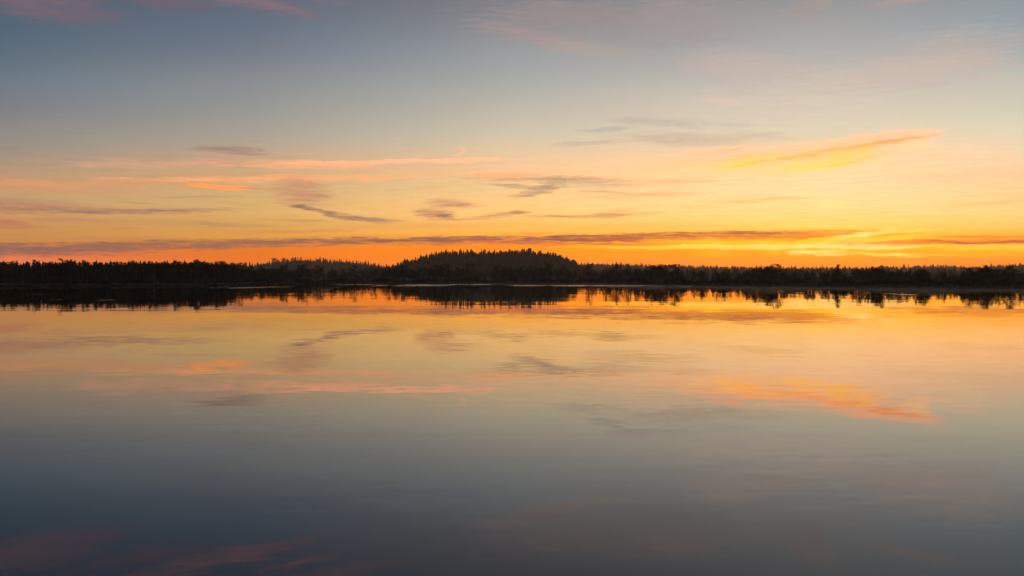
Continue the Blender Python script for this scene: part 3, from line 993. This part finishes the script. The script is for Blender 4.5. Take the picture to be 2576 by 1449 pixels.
# ---- joined masses: woods that read as one
def joined(name, protos, places, mats, label):
    """protos: list of (verts, tris, matindex per tri) arrays; places: (proto, x, y, z, scale_xy, scale_z, rot)"""
    vv, ff, mm = [], [], []
    off = 0
    for (k, x, y, z, sx, sz, a) in places:
        pv, pf, pm = protos[k]
        c, s = math.cos(a), math.sin(a)
        q = np.empty_like(pv)
        q[:, 0] = (pv[:, 0] * c - pv[:, 1] * s) * sx + x
        q[:, 1] = (pv[:, 0] * s + pv[:, 1] * c) * sx + y
        q[:, 2] = pv[:, 2] * sz + z
        vv.append(q)
        ff.append(pf + off)
        mm.append(pm)
        off += len(pv)
    vv = np.concatenate(vv)
    ff = np.concatenate(ff)
    mm = np.concatenate(mm)
    me = bpy.data.meshes.new(name)
    me.vertices.add(len(vv))
    me.vertices.foreach_set('co', vv.astype(np.float32).ravel())
    me.loops.add(len(ff) * 3)
    me.loops.foreach_set('vertex_index', ff.astype(np.int32).ravel())
    me.polygons.add(len(ff))
    me.polygons.foreach_set('loop_start', np.arange(0, len(ff) * 3, 3, dtype=np.int32))
    me.polygons.foreach_set('loop_total', np.full(len(ff), 3, dtype=np.int32))
    for m in mats:
        me.materials.append(m)
    me.polygons.foreach_set('material_index', mm.astype(np.int32))
    me.update(calc_edges=True)
    return link(name, me, None, kind='stuff', label=label)


def proto(tr, cr):
    vs_, fs_, ms_ = [], [], []
    off = 0
    for g, mi in ((tr, 0), (cr, 1)):
        for f in g.f:
            for i in range(1, len(f) - 1):
                fs_.append((f[0] + off, f[i] + off, f[i + 1] + off))
                ms_.append(mi)
        vs_ += [tuple(v) for v in g.v]
        off += len(g.v)
    return np.array(vs_, float), np.array(fs_, int), np.array(ms_, int)


P_PINE = [proto(*pine_geo(800 + i, s, .3, True)) for i, s in enumerate(['round', 'flat', 'tall', 'scrub', 'round', 'flat', 'scrub', 'round'])]
P_SPR = [proto(*spruce_geo(900 + i, True, 1.0 if i % 3 else .8)) for i in range(6)]

pl = []
# depth of the dense wood
for _ in range(900):
    px = rnd.uniform(-420, 585)
    Y = shore_depth(px) + rnd.uniform(8, 75)
    X = world_x(px, Y)
    h = world_z(rnd.uniform(658, 690), Y) * rnd.uniform(.85, 1.0)
    pl.append((rnd.choice([0, 2, 2, 4, 7]), X, Y, float(surface(X, Y)), h * rnd.uniform(.85, 1.2), h, rnd.uniform(0, 6.28)))
for _ in range(170):
    px = rnd.uniform(540, 720)
    Y = shore_depth(px) + rnd.uniform(6, 60)
    X = world_x(px, Y)
    h = max(1.5, world_z(rnd.uniform(664, 696) + 10 * (px - 540) / 180, Y) - .4)
    pl.append((rnd.choice([0, 2, 3, 4, 7]), X, Y, float(surface(X, Y)), h * rnd.uniform(.85, 1.25), h, rnd.uniform(0, 6.28)))
# thinner pine bog behind the rest of the shore
for _ in range(1500):
    px = rnd.uniform(560, 2950)
    back = 10 + 420 * rnd.random() ** 2.2
    Y = shore_depth(px) + back
    X = world_x(px, Y)
    h = max(1.5, world_z((rnd.uniform(681, 702) if px < 1500 else rnd.uniform(682, 704)) + env(px) * (1 if back < 120 else .5), Y) - .4)
    pl.append((rnd.randrange(8), X, Y, float(surface(X, Y)), h * rnd.uniform(.85, 1.3), h, rnd.uniform(0, 6.28)))
for _ in range(420):
    px = rnd.uniform(1480, 2900)
    Y = shore_depth(px) + rnd.uniform(7, 42)
    X = world_x(px, Y)
    h = max(1.3, world_z(rnd.uniform(679, 706) + env(px), Y) - .4)
    pl.append((rnd.choice((0, 3, 4, 6, 7)), X, Y, float(surface(X, Y)), h * rnd.uniform(.9, 1.35), h, rnd.uniform(0, 6.28)))
# taller timber further back, below the hills
for _ in range(1500):
    px = rnd.uniform(-300, 2900)
    Y = rnd.uniform(520, 850)
    X = world_x(px, Y)
    h = world_z(rnd.uniform(677, 690), Y) * (1.0 if px > 600 else 1.25)
    pl.append((rnd.randrange(8), X, Y, float(surface(X, Y)), h * rnd.uniform(.8, 1.2), h, rnd.uniform(0, 6.28)))
joined('pine_forest', P_PINE, pl, [M_BARK, M_NEEDLE], 'dark mass of bog pines behind the front row along the lake')


def hill_rows(tab, Yc, th, x0, x1, step, count, ylo, yhi, label, group, bigger=1.0):
    """individual spruces along the skyline, then places for the joined slope wood"""
    res = []
    xs = np.array([p[0] for p in tab])
    ys = np.array([p[1] for p in tab])
    px = x0
    while px < x1:
        Y = Yc + rnd.uniform(-14, 14)
        X = world_x(px, Y)
        z0 = float(surface(X, Y))
        top = world_z(float(np.interp(px, xs, ys)), Y)
        h = max(4.5, top - z0) * (.88 + .06 * math.sin(px * .19) * math.sin(px * .071 + 1) + .26 * rnd.random() ** 1.4)
        tm, cm = rnd.choice(SPRUCES)
        wd = rnd.uniform(.8, 1.25) * bigger
        look = ('tall' if h > 1.03 * (top - z0) else 'short' if h < .93 * (top - z0) else 'middling') + (' broad ' if wd > 1.02 else ' slim ')
        if -2 < px < 2580:
            tree_thing('spruce_tree', (('trunk', tm), ('crown', cm)), X, Y, h, wd, rnd.uniform(0, 6.28), look + label, 'tree', group)
        px += step * rnd.uniform(.45, 1.6)
    px = x0
    while px < x1:                       # the rest of the crest, joined
        Y = Yc + rnd.uniform(-25, 5)
        X = world_x(px, Y)
        z0 = float(surface(X, Y))
        h = max(3.5, world_z(float(np.interp(px, xs, ys)), Y) - z0) * rnd.uniform(.68, .98)
        res.append((rnd.randrange(6), X, Y, z0, h * rnd.uniform(.8, 1.2), h, rnd.uniform(0, 6.28)))
        px += 3.2 * rnd.uniform(.5, 1.5)
    for _ in range(count):
        px = rnd.uniform(x0 - 30, x1 + 30)
        Y = rnd.uniform(ylo, yhi)
        X = world_x(px, Y)
        h = th * rnd.uniform(.45, .76)
        k = rnd.randrange(6) if rnd.random() < .72 else rnd.choice((6, 10, 13))
        res.append((k, X, Y, float(surface(X, Y)), h * rnd.uniform(.9, 1.4), h, rnd.uniform(0, 6.28)))
    return res


hp = []
for i in range(44):
    px = -4 + 12.6 * (i + rnd.random())
    Y = shore_depth(px) + rnd.uniform(14, 80)
    X = world_x(px, Y)
    z0_ = float(surface(X, Y))
    tm, cm = rnd.choice(SPRUCES)
    tree_thing('spruce_tree', (('trunk', tm), ('crown', cm)), X, Y, world_z(652 + 20 * rnd.random() ** 1.3 + 8 * max(0, (px - 470) / 90), Y) - z0_, rnd.uniform(.8, 1.2), rnd.uniform(0, 6.28),
               'pointed dark spruce standing among the pines of the dense shore wood', 'tree', 'spruces of the dense shore wood')
hp += hill_rows(DOME, DOME_Y, T_DOME, 950, 1455, 3.6, 2600, 838, 962, 'spruce on the skyline of the domed wooded hill', 'skyline spruces of the domed hill')
hp += hill_rows(LEFTH, LEFT_Y, T_LEFT, 585, 1000, 8.5, 1500, 1450, 1675, 'spruce on the skyline of the low blue hill', 'skyline spruces of the low blue hill')
hp += hill_rows(RIGHTH, RIGHT_Y, T_RIGHT, 1440, 2590, 18.0, 2800, 1740, 1980, 'spruce on the skyline of the long distant ridge', 'skyline spruces of the distant ridge')
for _ in range(900):
    px = rnd.uniform(-500, 620)
    Y = rnd.uniform(1470, 1680)
    X = world_x(px, Y)
    h = T_LEFT * rnd.uniform(.7, 1.15)
    hp.append((rnd.randrange(6), X, Y, float(surface(X, Y)), h * rnd.uniform(.9, 1.5), h, rnd.uniform(0, 6.28)))
for _ in range(700):
    px = rnd.uniform(2560, 3300)
    Y = rnd.uniform(1760, 1980)
    X = world_x(px, Y)
    h = T_RIGHT * rnd.uniform(.7, 1.1)
    hp.append((rnd.randrange(6), X, Y, float(surface(X, Y)), h * rnd.uniform(.9, 1.5), h, rnd.uniform(0, 6.28)))
for _ in range(420):                                   # spruces standing in the back of the dense shore wood
    px = rnd.uniform(-400, 600)
    Y = rnd.uniform(330, 520)
    X = world_x(px, Y)
    h = world_z(rnd.uniform(653, 680) + 12 * max(0, (px - 480) / 120), Y) - .5
    hp.append((rnd.randrange(6), X, Y, float(surface(X, Y)), h * rnd.uniform(.8, 1.2), h, rnd.uniform(0, 6.28)))
joined('spruce_forest', P_SPR + P_PINE, hp, [M_BARK, M_SPRUCE], 'hazy blue-grey spruce wood covering the distant hills')

# bare round-headed birches at the end of the low hill
for (px, ty, wd, lb) in ((692, 647, 1.25, 'round-headed bare birch on the end of the low blue hill'), (714, 646.5, .95, 'slimmer bare birch second on the low blue hill'), (737, 646.5, 1.0, 'third bare birch along the low blue hill')):
    Y = LEFT_Y - 10
    X = world_x(px, Y)
    z0 = float(surface(X, Y))
    tm, cm = rnd.choice(BIRCHES)
    tree_thing('birch_tree', (('trunk', tm), ('crown', cm)), X, Y, world_z(ty, Y) - z0, wd, rnd.uniform(0, 6.28), lb, 'tree', None)

# ---- knee- to chest-high heath that nobody could count, under the shore pines
P_HEATH = []
for i in range(4):
    rg = random.Random(40 + i)
    st_, cr_ = Geo(), Geo()
    for k in range(6):
        a = rg.uniform(0, 6.28)
        rr = rg.uniform(.15, .5)
        e = Vector((math.cos(a) * rr, math.sin(a) * rr, rg.uniform(.35, .8)))
        st_.tube([Vector((0, 0, -.05)), e], [.02, .008], 3)
        cr_.clump(rg, e, .3, .8, 14, .16)
    cr_.clump(rg, Vector((0, 0, .3)), .42, .6, 24, .17)
    P_HEATH.append(proto(st_, cr_))
hl = []
for _ in range(1500):
    px = rnd.uniform(-200, 2800)
    Y = shore_depth(px) + 1.0 + 9 * rnd.random() ** 1.5
    X = world_x(px, Y)
    h = rnd.uniform(.45, 1.05) * (1.15 if px > 1500 else 1.0) * (1 + .3 * math.sin(px * .06))
    hl.append((rnd.randrange(4), X, Y, float(surface(X, Y)), rnd.uniform(.8, 1.5), h, rnd.uniform(0, 6.28)))
joined('heath', P_HEATH, hl, [M_TWIG, M_SHRUB], 'dark heather undergrowth below the shore pines')

# ---- a leaf adrift on the near water
ly = CAM_H * FPX / (1285 - HOR)
lv = [(-.022, 0, .003), (-.008, .009, .006), (.012, .008, .005), (.024, .001, .010), (.010, -.009, .004), (-.010, -.008, .005), (0, 0, .002)]
lf = link('floating_leaf', mesh_from('floating_leaf', lv, [(6, i, (i + 1) % 6) for i in range(6)], [M_PEAT]), None,
          label='tiny dark leaf floating alone on the near water', category='leaf')
lf.scale = (.5, .5, .5)
lf.location = (world_x(2388, ly), ly, .001)

# ---- sedge and heath fringe on the bank
vv, ff = [], []
for _ in range(15000):
    px = rnd.uniform(-200, 2780)
    back = .15 + 5.5 * rnd.random() ** 1.7
    Y = shore_depth(px) + back
    X = world_x(px, Y)
    z = float(land_h(X, Y)) * min(1, math.sqrt(back / 2.2)) - .03
    a = rnd.uniform(0, 6.28)
    h = rnd.uniform(.18, .5)
    w = rnd.uniform(.03, .10)
    b = len(vv)
    lx, ly = rnd.gauss(0, .12), rnd.gauss(0, .12)
    vv += [(X - w * math.cos(a), Y - w * math.sin(a), z), (X + w * math.cos(a), Y + w * math.sin(a), z), (X + lx, Y + ly, z + h)]
    ff.append((b, b + 1, b + 2))
link('sedge', mesh_from('sedge', vv, ff, [M_SEDGE]), None, kind='stuff', label='dry tan sedge fringing the peat bank')

# ------------------------------------------------------------------ haze: one closed box of thin even air
bx, by0, by1, z0, z1 = HAZE_REACH, -HAZE_REACH, HAZE_REACH, -3.0, HAZE_TOP
V = [(-bx, by0, z0), (bx, by0, z0), (bx, by1, z0), (-bx, by1, z0), (-bx, by0, z1), (bx, by0, z1), (bx, by1, z1), (-bx, by1, z1)]
F = [(0, 3, 2, 1), (4, 5, 6, 7), (0, 1, 5, 4), (1, 2, 6, 5), (2, 3, 7, 6), (3, 0, 4, 7)]
hm = bpy.data.materials.new('thin_haze')
hm.use_nodes = True
for nd in list(hm.node_tree.nodes):
    if nd.type != 'OUTPUT_MATERIAL':
        hm.node_tree.nodes.remove(nd)
pv = hm.node_tree.nodes.new('ShaderNodeVolumePrincipled')
pv.inputs['Color'].default_value = (1.0, 0.87, 0.72, 1)
pv.inputs['Density'].default_value = HAZE_DENSITY
pv.inputs['Anisotropy'].default_value = 0.72
hm.node_tree.links.new(pv.outputs[0], [nd for nd in hm.node_tree.nodes if nd.type == 'OUTPUT_MATERIAL'][0].inputs['Volume'])
link('haze', mesh_from('haze', V, F, [hm]), None, kind='stuff', label='thin even morning haze over the lake and hills')

# low morning mist lying on the water along the sunward shore
ring_o, ring_i = [], []
rm = random.Random(3)
for px in range(1180, 2960, 40):
    Ys = shore_depth(px)
    k = min(1.0, (px - 1180) / 500)
    ring_o.append((world_x(px, Ys + 3), Ys + 3))
    Yi = Ys * (1 - (.08 + .22 * k) * (1 + .25 * math.sin(px * .017)))
    ring_i.append((world_x(px, Yi), Yi))
poly = ring_o + ring_i[::-1]
n = len(poly)
V = [(x, y, .006) for x, y in poly] + [(x, y, .26) for x, y in poly]
F = [tuple(range(n)), tuple(range(2 * n - 1, n - 1, -1))] + [(i, n + i, n + (i + 1) % n, (i + 1) % n) for i in range(n)]
mm_ = hm.copy()
mm_.name = 'low_mist'
[nd for nd in mm_.node_tree.nodes if nd.type == 'PRINCIPLED_VOLUME'][0].inputs['Density'].default_value = 0.0045
link('mist', mesh_from('mist', V, F, [mm_]), None, kind='stuff', label='thin grey mist lying on the water along the sunward shore')
